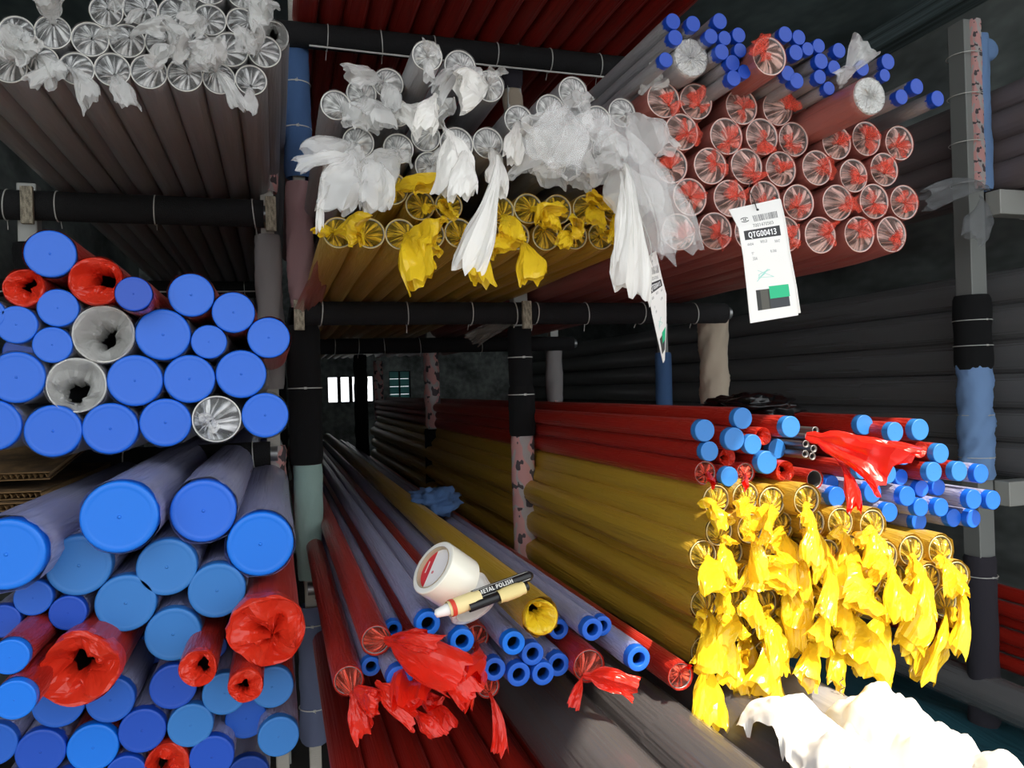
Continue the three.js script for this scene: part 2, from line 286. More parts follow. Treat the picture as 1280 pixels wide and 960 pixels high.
const B = (x, y, d, o) => [x, y, d, 'B', o], T = (x, y, d, o) => [x, y, d, 'T', o];
const cap = (m, o = {}) => ({ cap: M[m], ...o });
stack('middle-left stack', 'pipes in the middle-left stack', -1.2, 'c', [
  ['peak row', [B(68, 328, 59, cap('blueViolet', { sleeve: 'r' })), T(41, 364, 46, { sleeve: 'r' }), T(114, 362, 60, { sleeve: 'r' }), B(167, 373, 43, cap('blueDeep', { sleeve: 'r', skirt: 0.5, z: -1.16 })), B(236, 380, 54, cap('blueViolet', { sleeve: 'r' })), B(288, 395, 51, cap('blueViolet', { sleeve: 'r' })), B(327, 427, 51, cap('blueViolet', { sleeve: 'r' }))]],
  ['second row', [B(-6, 396, 40, cap('blueViolet')), B(27, 405, 47, cap('blueViolet')), B(77, 393, 47, cap('blueViolet')), T(126, 422, 70), B(197, 420, 64, cap('blueViolet')), B(258, 429, 42, cap('blueViolet'))]],
  ['recessed pair', [B(66, 433, 45, cap('blueViolet')), B(25, 440, 38, cap('blueDeep', { z: -1.5 }))]],
  ['third row', [B(33, 473, 64, cap('blueViolet')), T(99, 475, 67), B(168, 471, 64, cap('blueViolet')), B(232, 470, 60, cap('blueViolet')), B(294, 467, 60, cap('blueViolet'))]],
  ['bottom row', [B(2, 528, 64, cap('blueViolet')), B(73, 526, 65, cap('blueViolet')), B(140, 526, 64, cap('blueViolet')), B(205, 521, 60, cap('blueViolet')), [266, 520, 57, 'K', { koff: 0.3, tails: [[262, 528, 22]] }], B(325, 515, 56, cap('blueViolet'))]],
], { skirt: 0.3, wr: 0.08, proud: 1 });

stack('lower-left stack', 'pipes in the lower-left stack', -1.06, 'v', [
  ['top row', [B(27, 701, 88, cap('blueBright', { z: -1.0, proud: 1, wr: 0.13 })), B(152, 659, 90, cap('blueBright', { z: -1.02, proud: 1, wr: 0.09 })), B(244, 652, 78, cap('blueViolet', { proud: 1, wr: 0.1 })), B(317, 686, 80, cap('blueBright', { proud: 1, wr: 0.1 }))]],
  ['second row', [B(105, 721, 75, cap('bluePale')), B(204, 723, 71, cap('bluePale')), B(270, 743, 68, cap('bluePale'))]],
  ['third row', [B(14, 776, 41, cap('blueDeep')), B(48, 754, 44, cap('blueMid')), B(89, 769, 43, cap('blueDeep')), B(153, 767, 71, cap('bluePale')), B(220, 782, 66, cap('bluePale')), B(260, 806, 32, cap('blueDeep', { z: -1.12 })), T(316, 786, 80, { sleeve: 'r', z: -1.0, wild: 3.2 })]],
  ['recessed gaps', [B(59, 800, 34, cap('blueDeep', { z: -1.25 })), B(186, 816, 40, cap('blueDeep', { z: -1.22 }))]],
  ['fourth row', [B(21, 826, 44, cap('blueBright', { sleeve: 'r', z: -0.97 })), T(115, 824, 84, { sleeve: 'r', z: -1.0, wild: 3 }), T(240, 842, 44, { sleeve: 'r', z: -0.98 }), T(306, 851, 41, { sleeve: 'r', z: -0.97 }), B(336, 857, 52, cap('bluePale', { sleeve: 'r' }))]],
  ['fifth row', [B(31, 872, 49, cap('blueBright', { sleeve: 'r', z: -0.95 })), B(88, 876, 60, cap('blueMid')), B(148, 865, 56, cap('blueMid')), B(205, 863, 56, cap('blueDeep')), B(270, 863, 53, cap('bluePale'))]],
  ['sixth row', [B(6, 930, 53, cap('blueMid')), B(59, 928, 57, cap('blueDeep')), B(118, 921, 59, cap('blueBright', { sleeve: 'r' })), B(178, 910, 55, cap('blueDeep')), B(237, 902, 54, cap('bluePale')), B(299, 894, 50, cap('blueMid', { z: -1.1 })), B(338, 917, 50, cap('bluePale'))]],
  ['bottom row', [B(36, 976, 52, cap('blueMid')), B(92, 974, 52, cap('blueDeep')), B(159, 957, 48, cap('blueDeep')), T(211, 944, 52, { sleeve: 'r' }), B(264, 934, 53, cap('blueDeep')), B(310, 970, 52, cap('blueDeep', { z: -1.6 }))]],
], { skirt: 0.25, wr: 0.05 });

// ---------------------------------------------------------------- pipes: centre rack, upper shelf
stack('top-centre stack', 'clear bagged tubes in the top-centre stack', -1.12, 'c', [
  ['upper left cluster', knotRow([[421, 131, 36, { tails: [[455, 150, 44]] }], [452, 117, 36, { tails: [[470, 160, 34]] }], [484, 105, 37, { tails: [[438, 96, 22], [490, 135, 24]] }], [534, 70, 37, { z: -1.04, koff: 0.15, tails: [[541, 58, 22], [536, 100, 16]] }], [575, 83, 39, { tails: [[590, 98, 34], [545, 120, 26]] }], [611, 108, 38, { tails: [[575, 116, 30, 0.06, M.milkTail], [622, 88, 22]] }]])],
  ['middle left cluster', knotRow([[448, 178, 38, { tails: [[405, 205, 40], [440, 215, 46, 0.06]] }], [496, 141, 34, { tails: [[528, 150, 34, 0.08, M.milkTail]] }], [498, 186, 37, { tails: [[470, 225, 46, 0.06], [505, 200, 26]] }], [535, 172, 36, { tails: [[560, 140, 28]] }], [569, 180, 42, { tails: [[572, 232, 44, 0.07, M.milkTail], [560, 205, 36]] }], [609, 179, 38, { tails: [[620, 235, 24, 0.07, M.milkTail]] }], [537, 208, 36, { koff: 0.1, tails: [[545, 220, 20]] }], [648, 150, 36, { tails: [[640, 200, 22, 0.06, M.milkTail]] }]])],
  ['upper right cluster', knotRow([[688, 137, 37, { tails: [[690, 172, 56]] }], [716, 115, 37, { tails: [[732, 128, 30], [720, 150, 40]] }], [747, 150, 35, { tails: [[760, 180, 50]] }], [777, 141, 35, { tails: [[820, 190, 44, 0.08]] }]])],
  ['middle right cluster', knotRow([[655, 188, 36, { tails: [[670, 215, 46]] }], [690, 205, 36, { tails: [[686, 225, 34, 0.06], [664, 190, 46]] }], [720, 176, 44, { tails: [[700, 196, 60]] }], [758, 190, 38, { tails: [[770, 228, 66, 0.08], [800, 262, 60, 0.1]] }], [738, 215, 36, { tails: [[724, 232, 26]] }]])],
], { wr: 0.06, tw: 1.0, em: M.frostEnd });
stack('top-centre yellow rows', 'yellow bagged tubes in the top-centre stack', -1.12, 'y', [
  ['upper row', knotRow([[490, 236, 40, { tails: [[538, 232, 36, 0.06]] }], [525, 257, 36, { tails: [[540, 262, 16]] }], [561, 258, 34, { tails: [[560, 262, 22]] }], [626, 263, 34, { tails: [[640, 300, 36]] }], [660, 261, 37, { tails: [[688, 268, 38]] }], [697, 262, 36, { tails: [[690, 282, 26]] }], [733, 262, 36, { tails: [[752, 250, 34], [745, 280, 20]] }], [768, 260, 35, { tails: [[772, 300, 18]] }]])],
  ['bottom row', knotRow([[423, 291, 38, { tails: [[396, 290, 16], [450, 288, 34]] }], [464, 292, 37, { tails: [[442, 296, 20]] }], [501, 293, 38, { tails: [[545, 300, 38, 0.06], [528, 352, 34, 0.09]] }], [537, 293, 36, { tails: [[535, 315, 26]] }], [572, 291, 36, { tails: [[602, 350, 26, 0.07]] }], [608, 293, 35, { tails: [[630, 312, 36], [612, 290, 26]] }], [645, 295, 34, { tails: [[666, 350, 28, 0.08]] }], [682, 296, 34, { tails: [[688, 276, 24]] }], [718, 295, 33, { tails: [[722, 282, 20], [702, 305, 18]] }], [751, 295, 33, { tails: [[762, 290, 18]] }], [786, 293, 33, { tails: [[774, 308, 18]] }]])],
], { wr: 0.06, sag: 0.25, tw: 0.9 });
// red bagged stack
stack('top-right red stack', 'red bagged tubes in the top-right stack', -1.1, 'p', [
  ['top row', knotRow([[831, 123, 44], [876, 126, 44], [923, 127, 44], [966, 131, 42], [1018, 132, 40], [960, 80, 47, { z: -1.02, koff: 0.6 }]])],
  ['second row', knotRow([[853, 163, 45], [910, 165, 45], [954, 166, 45], [997, 171, 42], [1040, 172, 42], [1081, 174, 42], [1124, 179, 42]])],
  ['third row', knotRow([[840, 203, 45], [889, 205, 45], [934, 206, 44], [976, 211, 43], [1021, 210, 43], [1063, 212, 41], [1105, 212, 41]])],
  ['fourth row', knotRow([[862, 246, 46], [912, 248, 45], [956, 248, 43], [998, 253, 44], [1047, 253, 44], [1091, 250, 43], [1130, 253, 42]])],
  ['bottom row', knotRow([[848, 290, 45], [894, 289, 46], [938, 291, 45], [981, 293, 44], [1025, 294, 45], [1074, 293, 44], [1114, 293, 44]])],
], { wr: 0.05, tlen: 0.62, tw: 1.0, tspread: 6.2, tz: 0.3, sag: 0.2, tails: [null, null, null], droop: 0.05 });
stack('top-right red stack', 'foil-ended tubes on the top-right stack', -1.06, 'c', [['crest', [[866, 73, 47, 'F', {}], [1090, 115, 46, 'F', { sleeve: 'p', z: -0.98 }]]]]);
stack('top-right crest', 'small blue-capped pipes on the top-right stack', -1.06, 'c', [
  ['top line', [[840, 28, 20], [865, 31, 20], [898, 28, 20], [922, 46, 19], [980, 44, 20], [997, 48, 19], [1108, 78, 20]].map((a) => B(...a))],
  ['second line', [[844, 49, 20], [886, 50, 19], [902, 51, 18], [925, 64, 18], [994, 69, 20], [1010, 62, 17], [1021, 62, 18], [1045, 67, 19]].map((a) => B(...a))],
  ['third line', [[831, 76, 19], [900, 69, 20], [911, 81, 20], [1028, 77, 20], [1042, 89, 18], [1076, 86, 20], [1104, 95, 16]].map((a) => B(...a))],
  ['lowest line', [[912, 98, 20], [926, 92, 18], [986, 95, 19], [994, 106, 20], [1026, 99, 18], [1037, 110, 17], [1125, 122, 19], [1144, 109, 20], [1170, 124, 20]].map((a) => B(...a))],
], { cap: M.blueCobalt, skirt: 0.42, z: -1.04, wr: 0.03 });

// ---------------------------------------------------------------- pipes: right rack, lower shelf
stack('right-hand red stack', 'blue-capped red-wrapped pipes on the right', -1.02, 'r', [
  ['top row', [B(926, 525, 27), B(986, 534, 27, { z: -1.0 }), B(1083, 533, 25, { z: -1.06 }), B(1113, 538, 25), B(1148, 537, 27)]],
  ['second row', [B(880, 541, 28), B(918, 548, 29), B(941, 554, 25), B(972, 561, 25, { z: -1.05 }), B(1128, 569, 24), B(1173, 569, 25)]],
  ['third row', [B(885, 567, 25), B(957, 578, 29), B(1076, 588, 22), B(1108, 592, 25), B(1166, 589, 25), B(1197, 589, 25)]],
  ['fourth row', [B(907, 596, 25)]],
], { cap: M.bluePale, skirt: 0.42, wr: 0.05 });
stack('right-hand red stack', 'open red-wrapped tubes on the right', -1.03, 'r', [
  ['cap gaps', [T(952, 546, 22), T(909, 571, 22, { z: -1.05 }), T(981, 591, 26), [885, 592, 30, 'K', { koff: 0.2, tails: [[890, 604, 14]] }], [930, 593, 25, 'K', { koff: 0.4, tails: [[932, 606, 10]] }], [1018, 599, 23, 'O', {}], T(1150, 562, 20)]],
], { wr: 0.05, rim: M.redBody });
stack('right-hand blue cluster', 'blue-capped clear-wrapped pipes on the right', -1.02, 'v', [
  ['top row', [B(1125, 596, 20, { z: -1.06 }), B(1150, 609, 21, { z: -1.05 }), B(1171, 609, 21, { z: -1.05 }), B(1224, 592, 24)]],
  ['second row', [B(1044, 623, 25), B(1088, 615, 26), B(1132, 620, 25), B(1149, 634, 23), B(1174, 634, 23), B(1215, 624, 25), B(1239, 625, 24)]],
  ['bottom row', [B(1039, 604, 20, { z: -1.08 }), B(1110, 640, 24), B(1147, 652, 23, { z: -1.05 }), B(1192, 647, 23, { z: -1.05 }), B(1213, 648, 23, { z: -1.04 })]],
], { cap: M.blueViolet, skirt: 0.42, wr: 0.04 });
// bundle of thin steel tubes
stack('thin bare bundle', 'thin bare steel tubes on the right', -1.0, null, [
  ['upper pair', [[1010, 546, 8.5, 'O', {}], [1019, 538, 8.5, 'O', {}]]],
  ['middle', [[1006, 556, 8.5, 'O', {}], [1017, 561, 8.5, 'O', {}]]],
  ['lower pair', [[1005, 567, 8.5, 'O', {}], [1014, 570, 8.5, 'O', {}]]],
], { rim: M.steel, bare: true });
// yellow bags
const yr = rng(77);
function yrow(y, x0, x1, step) { const l = []; for (let x = x0; x <= x1; x += step) { const up = (y - 640) / 190, len = 30 + 52 * yr() + 26 * up, lean = x < 900 ? 4 + 18 * yr() : (yr() - 0.42) * 46; l.push([x, y + (yr() - 0.5) * 5, 36, { koff: 0.2 + 0.4 * yr(), tails: yr() > 0.4 ? [[x + lean, y + len, 22 + 16 * yr() + 10 * up, 0.03 + 0.07 * yr()], [x + 20 - 40 * yr(), y + 8 + 16 * yr(), 20, 0.04]] : [[x + lean, y + len * 1.1, 24 + 14 * yr(), 0.04 + 0.06 * yr()], [x - lean * 0.8 + 8, y + len * 0.35, 24, 0.05]], z: -1.02 + 0.05 * yr() }]); } return knotRow(l); }
stack('right yellow stack', 'yellow bagged tubes on the right', -1.0, 'y', [
  ['top row', yrow(627, 892, 1010, 38)],
  ['second row', yrow(658, 900, 1095, 38)],
  ['third row', yrow(690, 880, 1200, 37)],
  ['fourth row', yrow(722, 898, 1200, 37)],
  ['fifth row', yrow(754, 880, 1190, 37)],
  ['sixth row', yrow(786, 898, 1060, 37)],
  ['bottom row', yrow(814, 882, 960, 36)],
], { wr: 0.16, sag: 0.5, droop: 0.3 });

// ---------------------------------------------------------------- pipes: centre shelf below
const RG = (x, y, d, o) => [x, y, d, 'R', o];
stack('centre shelf', 'pipes with blue ring plugs on the centre shelf', -0.92, 'v', [
  ['left group', [RG(491, 785, 22, { z: -1.0 }), RG(534, 778, 31), RG(554, 822, 32), RG(575, 802, 31, { z: -0.9 }), RG(468, 829, 24, { z: -0.97 }), RG(492, 849, 33, { z: -0.9 })]],
  ['middle group', [RG(615, 829, 29), RG(636, 805, 30, { z: -0.9 }), RG(664, 816, 29), RG(647, 841, 30), RG(677, 840, 29), RG(697, 829, 29, { z: -0.95 }), RG(701, 782, 25, { z: -0.98 })]],
  ['right group', [RG(734, 789, 28), RG(751, 781, 25, { z: -0.97 }), RG(796, 822, 31, { z: -0.9 })]],
], { wr: 0.09 });
stack('centre shelf', 'red bagged tubes on the centre shelf', -0.93, 'r', [
  ['left pair', knotRow([[438, 850, 36, { koff: 0.7, tails: [[456, 918, 30, 0.02], [470, 880, 24]] }], [470, 800, 36, { koff: 0.6, tails: [[538, 800, 30, 0.05], [575, 845, 44, 0.08]] }]])],
  ['middle pair', knotRow([[520, 800, 26, { z: -1.0, tails: [[512, 880, 40, 0.14]] }], [600, 800, 30, { z: -0.97, tails: [[594, 850, 24, 0.12], [582, 882, 18, 0.12]] }]])],
  ['lower pair', knotRow([[610, 858, 28, { z: -0.95, koff: 0.4, tails: [[624, 942, 16, 0.03]] }], [520, 862, 30, { z: -0.96, tails: [[560, 912, 30, 0.05], [540, 880, 26]] }]])],
  ['right pair', knotRow([[735, 832, 40, { koff: 0.7, tails: [[716, 884, 12, 0.04], [795, 862, 30, 0.04]] }], [850, 845, 33, { koff: 0.35, tails: [[862, 834, 12, 0.03]] }]])],
], { wr: 0.07, rim: M.redTuck });
stack('centre shelf', 'yellow wrapped tube on the centre shelf', -0.88, 'y', [['middle', [T(676, 772, 43, { label: 'large tube in olive yellow wrap with yellow film in its mouth', wr: 0.16 })]]]);

// push neighbours apart so that no two bodies overlap
{
  for (const p of pipes) p.home = p.pos.clone();
  for (let k = 0; k < 60; k++) for (let i = 0; i < pipes.length; i++) for (let j = i + 1; j < pipes.length; j++) {
    const a = pipes[i], b = pipes[j], dx = b.pos.x - a.pos.x, dy = b.pos.y - a.pos.y, m = (a.R + b.R) * 1.015, q = dx * dx + dy * dy;
    if (q >= m * m) continue;
    const d = Math.sqrt(q) || 1e-4, f = (m - d) / d * 0.3, wa = b.R / (a.R + b.R), wb = 1 - wa;
    a.pos.x -= dx * f * wa; a.pos.y -= dy * f * wa; b.pos.x += dx * f * wb; b.pos.y += dy * f * wb;
  }
  for (const p of pipes) { const d = p.pos.clone().sub(p.home), k = 0.42 * p.R; if (d.length() > k) p.pos.copy(p.home).add(d.setLength(k)); }
  let mx = 0; for (const p of pipes) mx = Math.max(mx, p.pos.distanceTo(p.home) / p.R); console.log('pipes', pipes.length, 'largest shift in radii', mx.toFixed(2));
}
for (const p of pipes) buildPipe(p);

// ---------------------------------------------------------------- long pipes that run out of the frame
function longPipe(name, label, group, x, y, r, z0, z1, body, steel = M.steelDark, wr = 0.04) {
  const t = thing(name, label, 'pipe', V(x, y, z0), group), s = seedN++;
  mesh('tube', tubeGeo(r, z0 - z1), steel, t);
  mesh('plastic_sleeve', sleeveGeo(r, z0 - z1, s, wr, 0.1), body, t);
  return t;
}
const jit = rng(5);
for (let i = 0; i < 16; i++) longPipe('overhead_pipe', `red wrapped pipe overhead, ${i < 14 ? ORD[i] + ' from left' : i === 14 ? 'second from right' : 'rightmost'} of upper shelf`, 'red pipes on the upper shelf', 0.085 + i * 0.0525 + (jit() - 0.5) * 0.004, 2.238 + (i % 2) * 0.004, 0.0252, -0.45, -4.9, M.redBody);
for (let i = 0; i < 7; i++) longPipe('floor_stack_pipe', `red wrapped pipe in shade under the red bags, ${i < 6 ? ORD[i] + ' from left' : 'rightmost'}`, 'red pipes under the centre shelf', 0.085 + i * 0.0465, 0.845 + (jit() - 0.5) * 0.01, 0.0225, -0.5, -4.9, M.redBody);
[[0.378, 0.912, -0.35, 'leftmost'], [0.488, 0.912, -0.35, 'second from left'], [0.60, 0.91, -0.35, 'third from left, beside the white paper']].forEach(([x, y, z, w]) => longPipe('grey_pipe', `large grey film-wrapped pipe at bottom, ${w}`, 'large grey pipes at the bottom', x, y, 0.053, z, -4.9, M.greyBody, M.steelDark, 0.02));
longPipe('grey_pipe', 'large pale grey pipe ending at bottom right', 'large grey pipes at the bottom', 0.735, 0.90, 0.052, -0.72, -4.9, M.clearBody, M.steel, 0.02);
{ const c = 0; for (let k = 0; k < 6; k++)
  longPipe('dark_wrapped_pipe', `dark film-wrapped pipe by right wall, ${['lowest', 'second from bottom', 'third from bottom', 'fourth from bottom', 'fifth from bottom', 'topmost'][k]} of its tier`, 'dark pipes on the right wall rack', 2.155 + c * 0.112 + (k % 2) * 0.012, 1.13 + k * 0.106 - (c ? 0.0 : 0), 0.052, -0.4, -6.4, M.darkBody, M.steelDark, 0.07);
}
for (let c = 0; c < 2; c++) for (let k = 0; k < 4; k++) longPipe('brown_wrapped_pipe', `brownish wrapped pipe above white beam, ${['lowest', 'second', 'third', 'top'][k]} layer, ${['front', 'rear'][c]} column`, 'brown pipes on the upper right rack', 2.10 + c * 0.088 + (k % 2) * 0.02, 1.985 + k * 0.076, 0.041, -0.4, -6.4, M.brownBody, M.steelDark, 0.06);
for (let k = 0; k < 6; k++) longPipe('red_wrapped_pipe', `red wrapped pipe behind the dark post, ${['lowest', 'second', 'third', 'fourth', 'fifth', 'topmost'][k]} of six`, 'red pipes at lower right', 2.07 + (k % 2) * 0.03, 0.53 + k * 0.040, 0.0205, -0.6, -5, M.redBody);
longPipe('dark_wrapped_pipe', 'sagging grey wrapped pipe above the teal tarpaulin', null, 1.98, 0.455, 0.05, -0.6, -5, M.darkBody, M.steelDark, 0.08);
{
  const t = thing('tarpaulin_stack', 'teal tarpaulin draped over a low stack at bottom right', 'tarpaulin', V(1.9, 0, -2.1));
  mesh('tarpaulin', grid(30, 40, (u, v) => { const x = (u - 0.5) * 1.0, z = (v - 0.5) * 3.2, e = Math.min(1, (0.5 - Math.abs(u - 0.5)) * 9); return V(x, 0.36 * e + 0.03 * N(x * 6, z * 3, 2) + 0.012 * N(x * 20, z * 9, 5), z); }, false), phys(0x2f5f6c, { roughness: 0.45, bumpMap: wrinkleT, bumpScale: 0.006 }), t);
  mesh('base', box(0.82, 0.3, 3.0, 0, 0.15, 0), M.dark, t);
}

// ---------------------------------------------------------------- rack: posts, bars, ties
function wrapGeo(r, h, seed, fold = 0.12, twist = 2) {
  const o = seed * 5.3;
  return grid(36, Math.max(8, Math.round(h / 0.012)), (u, v) => {
    const a = u * TAU, y = -h * v, q = a + y * twist * 6, e = Math.min(v, 1 - v) * h, end = e < 0.008 ? 0.9 : 1;
    const k = end * (1 + fold * (1.1 * N(Math.cos(q) * 1.4 + o, Math.sin(q) * 1.4, y * 9) + 0.8 * Math.abs(N(Math.cos(q) * 3 + o, Math.sin(q) * 3, y * 22 + o)) + 0.5 * N(o, y * 14, 1)));
    return V(Math.cos(a) * r * k, y, Math.sin(a) * r * k);
  }, true, [1, h / (TAU * r)]);
}
const cloth = (c, o = {}) => std(c, 0.92, 0, { bumpMap: weaveT, bumpScale: 0.0012, ...o });
Object.assign(M, { cBlue: cloth(0x8db4ea), cBlueDark: cloth(0x5a80b8), cTeal: cloth(0xbfe4dc), cNavy: cloth(0x7680a2), cPink: cloth(0xd2a8aa), cGrey: cloth(0xb2adac), cBeige: cloth(0xcfc0aa), cCamo: cloth(0xffffff, { map: camoPink }), cDark: cloth(0x3a3740), cWhite: cloth(0xd6d2c8) });
function tieGeo(r, axis, tailLen = 0.02) {
  const g = mergeGeometries([new THREE.TorusGeometry(r, 0.0013, 6, 30).toNonIndexed(), box(0.006, 0.005, 0.005, 0, -r * 0.94, 0).toNonIndexed(), box(0.0018, tailLen, 0.0012, 0.001, -r - tailLen / 2, 0).toNonIndexed()]);
  if (axis === 'x') g.rotateY(Math.PI / 2); if (axis === 'y') g.rotateX(-Math.PI / 2);
  return g;
}
function post(label, x, z, top, segs, ties = [], core = M.post, w = 0.036) {
  const t = thing('rack_post', label, 'post', V(x, 0, z));
  mesh('steel_core', new RoundedBoxGeometry(w, top, w, 2, 0.003).translate(0, top / 2, 0), core, t);
  for (const [name, y0, y1, r, mat, fold, tw] of segs) mesh(name, wrapGeo(r, y0 - y1, seedN++, fold ?? 0.12, tw ?? 2), mat, t).position.y = y0;
  for (const [y, r] of ties) mesh('zip_tie', tieGeo(r, 'y', 0.012), M.tie, t).position.y = y;
  return t;
}
const ZP = -1.78, ZB = -1.745;
post('dark post behind the wooden peg at far left', -0.47, ZP, 1.84, [['black_wrap', 1.72, 1.3, 0.03, M.blackCloth]]);
post('slim post wrapped in grey cloth beside the stacked blue caps', -0.008, ZP, 2.6, [['pink_cloth', 1.92, 1.845, 0.025, M.cCamo], ['grey_cloth', 1.75, 1.41, 0.027, M.cGrey, 0.16], ['beige_cloth', 1.285, 1.14, 0.025, M.cCamo, 0.2], ['pink_cloth', 1.04, 0.8, 0.024, M.cCamo]], [], M.cWhite, 0.028);
post('post wrapped in blue, pink, teal and navy cloths left of centre', 0.062, ZP, 2.6, [['blue_cloth', 2.175, 1.88, 0.029, M.cBlueDark, 0.12], ['pink_cloth', 1.87, 1.59, 0.028, M.cPink, 0.2], ['black_foam', 1.55, 1.24, 0.036, M.blackCloth, 0.04], ['teal_cloth', 1.25, 0.985, 0.03, M.cTeal, 0.16], ['navy_cloth', 0.925, 0.62, 0.03, M.cNavy, 0.1]], [[2.09, 0.031], [1.99, 0.031], [0.885, 0.032], [0.70, 0.032], [1.41, 0.037]], M.cWhite, 0.026);
post('centre post with black sleeve above pink camouflage cloth', 0.57, ZP, 2.6, [['dark_cloth', 2.18, 2.12, 0.026, M.cDark], ['beige_cloth', 2.12, 2.07, 0.024, M.cBeige], ['black_foam', 1.545, 1.395, 0.029, M.blackCloth, 0.03], ['black_foam', 1.40, 1.28, 0.032, M.blackCloth, 0.06], ['camouflage_cloth', 1.285, 0.98, 0.028, M.cCamo, 0.1]], [[1.47, 0.03], [1.38, 0.032]]);
post('post wrapped in beige cloth at right end of foam bar', 1.105, ZP, 1.6, [['beige_cloth', 1.59, 1.34, 0.036, M.cBeige, 0.22, 3], ['black_foam', 1.33, 0.9, 0.03, M.blackCloth]]);
const p4 = post('square grey post with blue cloth and black sleeve by the right wall', 1.985, ZP, 2.44, [['black_sleeve', 1.63, 1.41, 0.05, M.blackCloth, 0.06], ['blue_cloth', 1.435, 1.085, 0.046, M.cBlue, 0.22, 3], ['dark_cloth', 0.86, 0.2, 0.043, M.cDark, 0.05]], [[2.34, 0.047], [2.22, 0.047], [2.08, 0.047], [1.96, 0.047], [1.555, 0.052], [1.48, 0.052], [1.275, 0.048], [1.15, 0.048], [0.80, 0.046], [0.33, 0.046]], M.postPaint, 0.058);
mesh('blue_cloth', wrapGeo(0.026, 0.46, 91, 0.15, 1), M.cBlue, p4).position.set(0.036, 2.4, 0.02);
mesh('camouflage_cloth', wrapGeo(0.018, 0.5, 92, 0.15, 1), M.cCamo, p4).position.set(0.012, 2.44, 0.026);
mesh('cloth_knot', new THREE.SphereGeometry(0.045, 14, 10).scale(1, 0.8, 0.5), M.cBlue, p4).position.set(0.06, 2.36, 0.02);
// frames further back
const backSeg = [['camouflage_cloth', 1.56, 1.245, 0.03, M.cCamo], ['black_foam', 1.24, 0.7, 0.034, M.blackCloth]];
post('dark wrapped post second from front left of centre', 0.0, -3.05, 2.6, [['black_foam', 1.55, 0.7, 0.036, M.blackCloth]]);
post('rear post with pink camouflage cloth seen left of centre post', 0.60, -3.05, 2.6, backSeg);
post('rear post in grey camouflage cloth right of centre post', 1.125, -3.05, 2.6, [['grey_cloth', 1.56, 1.33, 0.034, M.cGrey], ['camouflage_cloth', 1.40, 1.26, 0.03, M.cCamo]]);
post('rear post with dark blue sleeve below the twisted tag', 1.64, -3.05, 2.6, [['blue_sleeve', 1.53, 1.2, 0.036, M.cBlueDark, 0.05]]);
post('farthest dark post between the bright window slits', 0.448, -4.3, 2.6, [['black_foam', 1.6, 0.7, 0.036, M.blackCloth]]);
post('farthest thin post with spotted cloth beside the window', 0.66, -5.2, 2.6, [['camouflage_cloth', 1.6, 1.2, 0.03, M.cCamo]]);

function bar(label, x0, x1, y, z, r, tieX, brackets = []) {
  const t = thing('shelf_bar', label, 'bar', V((x0 + x1) / 2, y, z), 'foam-wrapped shelf bars'), L = x1 - x0;
  mesh('steel_core', new THREE.CylinderGeometry(r * 0.6, r * 0.6, L + 0.03, 16).rotateZ(Math.PI / 2), M.steel, t);
  const o = seedN++ * 3.1;
  mesh('foam_sleeve', grid(28, 40, (u, v) => { const a = u * TAU, x = (v - 0.5) * L, k = r * (1 + 0.03 * N(Math.cos(a) + o, Math.sin(a), x * 9)); return V(x, Math.cos(a) * k, Math.sin(a) * k); }, true, [2, L * 12]), M.foam, t);
  for (const x of tieX) { const m = mesh('zip_tie', tieGeo(r * 1.03, 'x'), M.tie, t); m.position.x = x - (x0 + x1) / 2; m.rotation.z = (jit() - 0.5) * 0.25; m.rotation.x = 0.4 + jit() * 0.6; }
  for (const x of brackets) mesh('wooden_peg', new RoundedBoxGeometry(0.022, r * 2.5, 0.012, 2, 0.002).translate(x - (x0 + x1) / 2, -r * 0.25, r + 0.006), M.wood, t);
  return t;
}
bar('foam-wrapped bar under the yellow and red tube stacks', 0.062, 1.12, 1.574, ZB, 0.0262, [0.1, 0.29, 0.44, 0.548, 0.60, 0.73, 0.88, 1.03], [0.052, 0.568]);
bar('foam-wrapped bar below the overhead red pipes', 0.02, 1.12, 2.188, ZB, 0.027, [0.13, 0.25, 0.37, 0.52, 0.655, 0.785], []);
bar('foam-wrapped bar under the top-left clear tubes', -1.0, -0.015, 1.79, ZB, 0.0295, [-0.50, -0.41, -0.23, -0.035], [-0.455, 0.0]);
bar('foam-wrapped bar below the middle-left blue caps', -1.0, -0.015, 1.27, ZB, 0.027, [-0.45, -0.3, -0.17, -0.05]);
bar('foam bar under the centre shelf pipes', 0.07, 1.12, 0.965, ZB - 0.02, 0.024, []);
bar('rear foam bar in the dark behind the centre bay', -0.2, 1.2, 1.574, -3.02, 0.03, [0.1, 0.22, 0.31, 0.41, 0.55, 0.8, 0.95]);
bar('rear foam bar behind the middle-left blue caps', -1.0, -0.02, 1.79, -3.02, 0.03, [-0.6, -0.35, -0.1]);
{ // thin cords tied along the bars
  const cord = (label, a, b, z) => { const t = thing('tie_cord', label, 'cord', a), d = b.clone().sub(a); mesh('cord', new THREE.TubeGeometry(new THREE.QuadraticBezierCurve3(V(), d.clone().multiplyScalar(0.5).add(V(0, -0.004, 0.002)), d), 24, 0.0022, 6), M.tie, t); };
  cord('white cord stretched along the bar below overhead pipes', V(0.09, 2.158, ZB + 0.02), V(0.83, 2.152, ZB + 0.02));
  cord('white cord running behind the middle-left caps', U(-20, 364, -2.6), U(330, 364, -2.6));
}
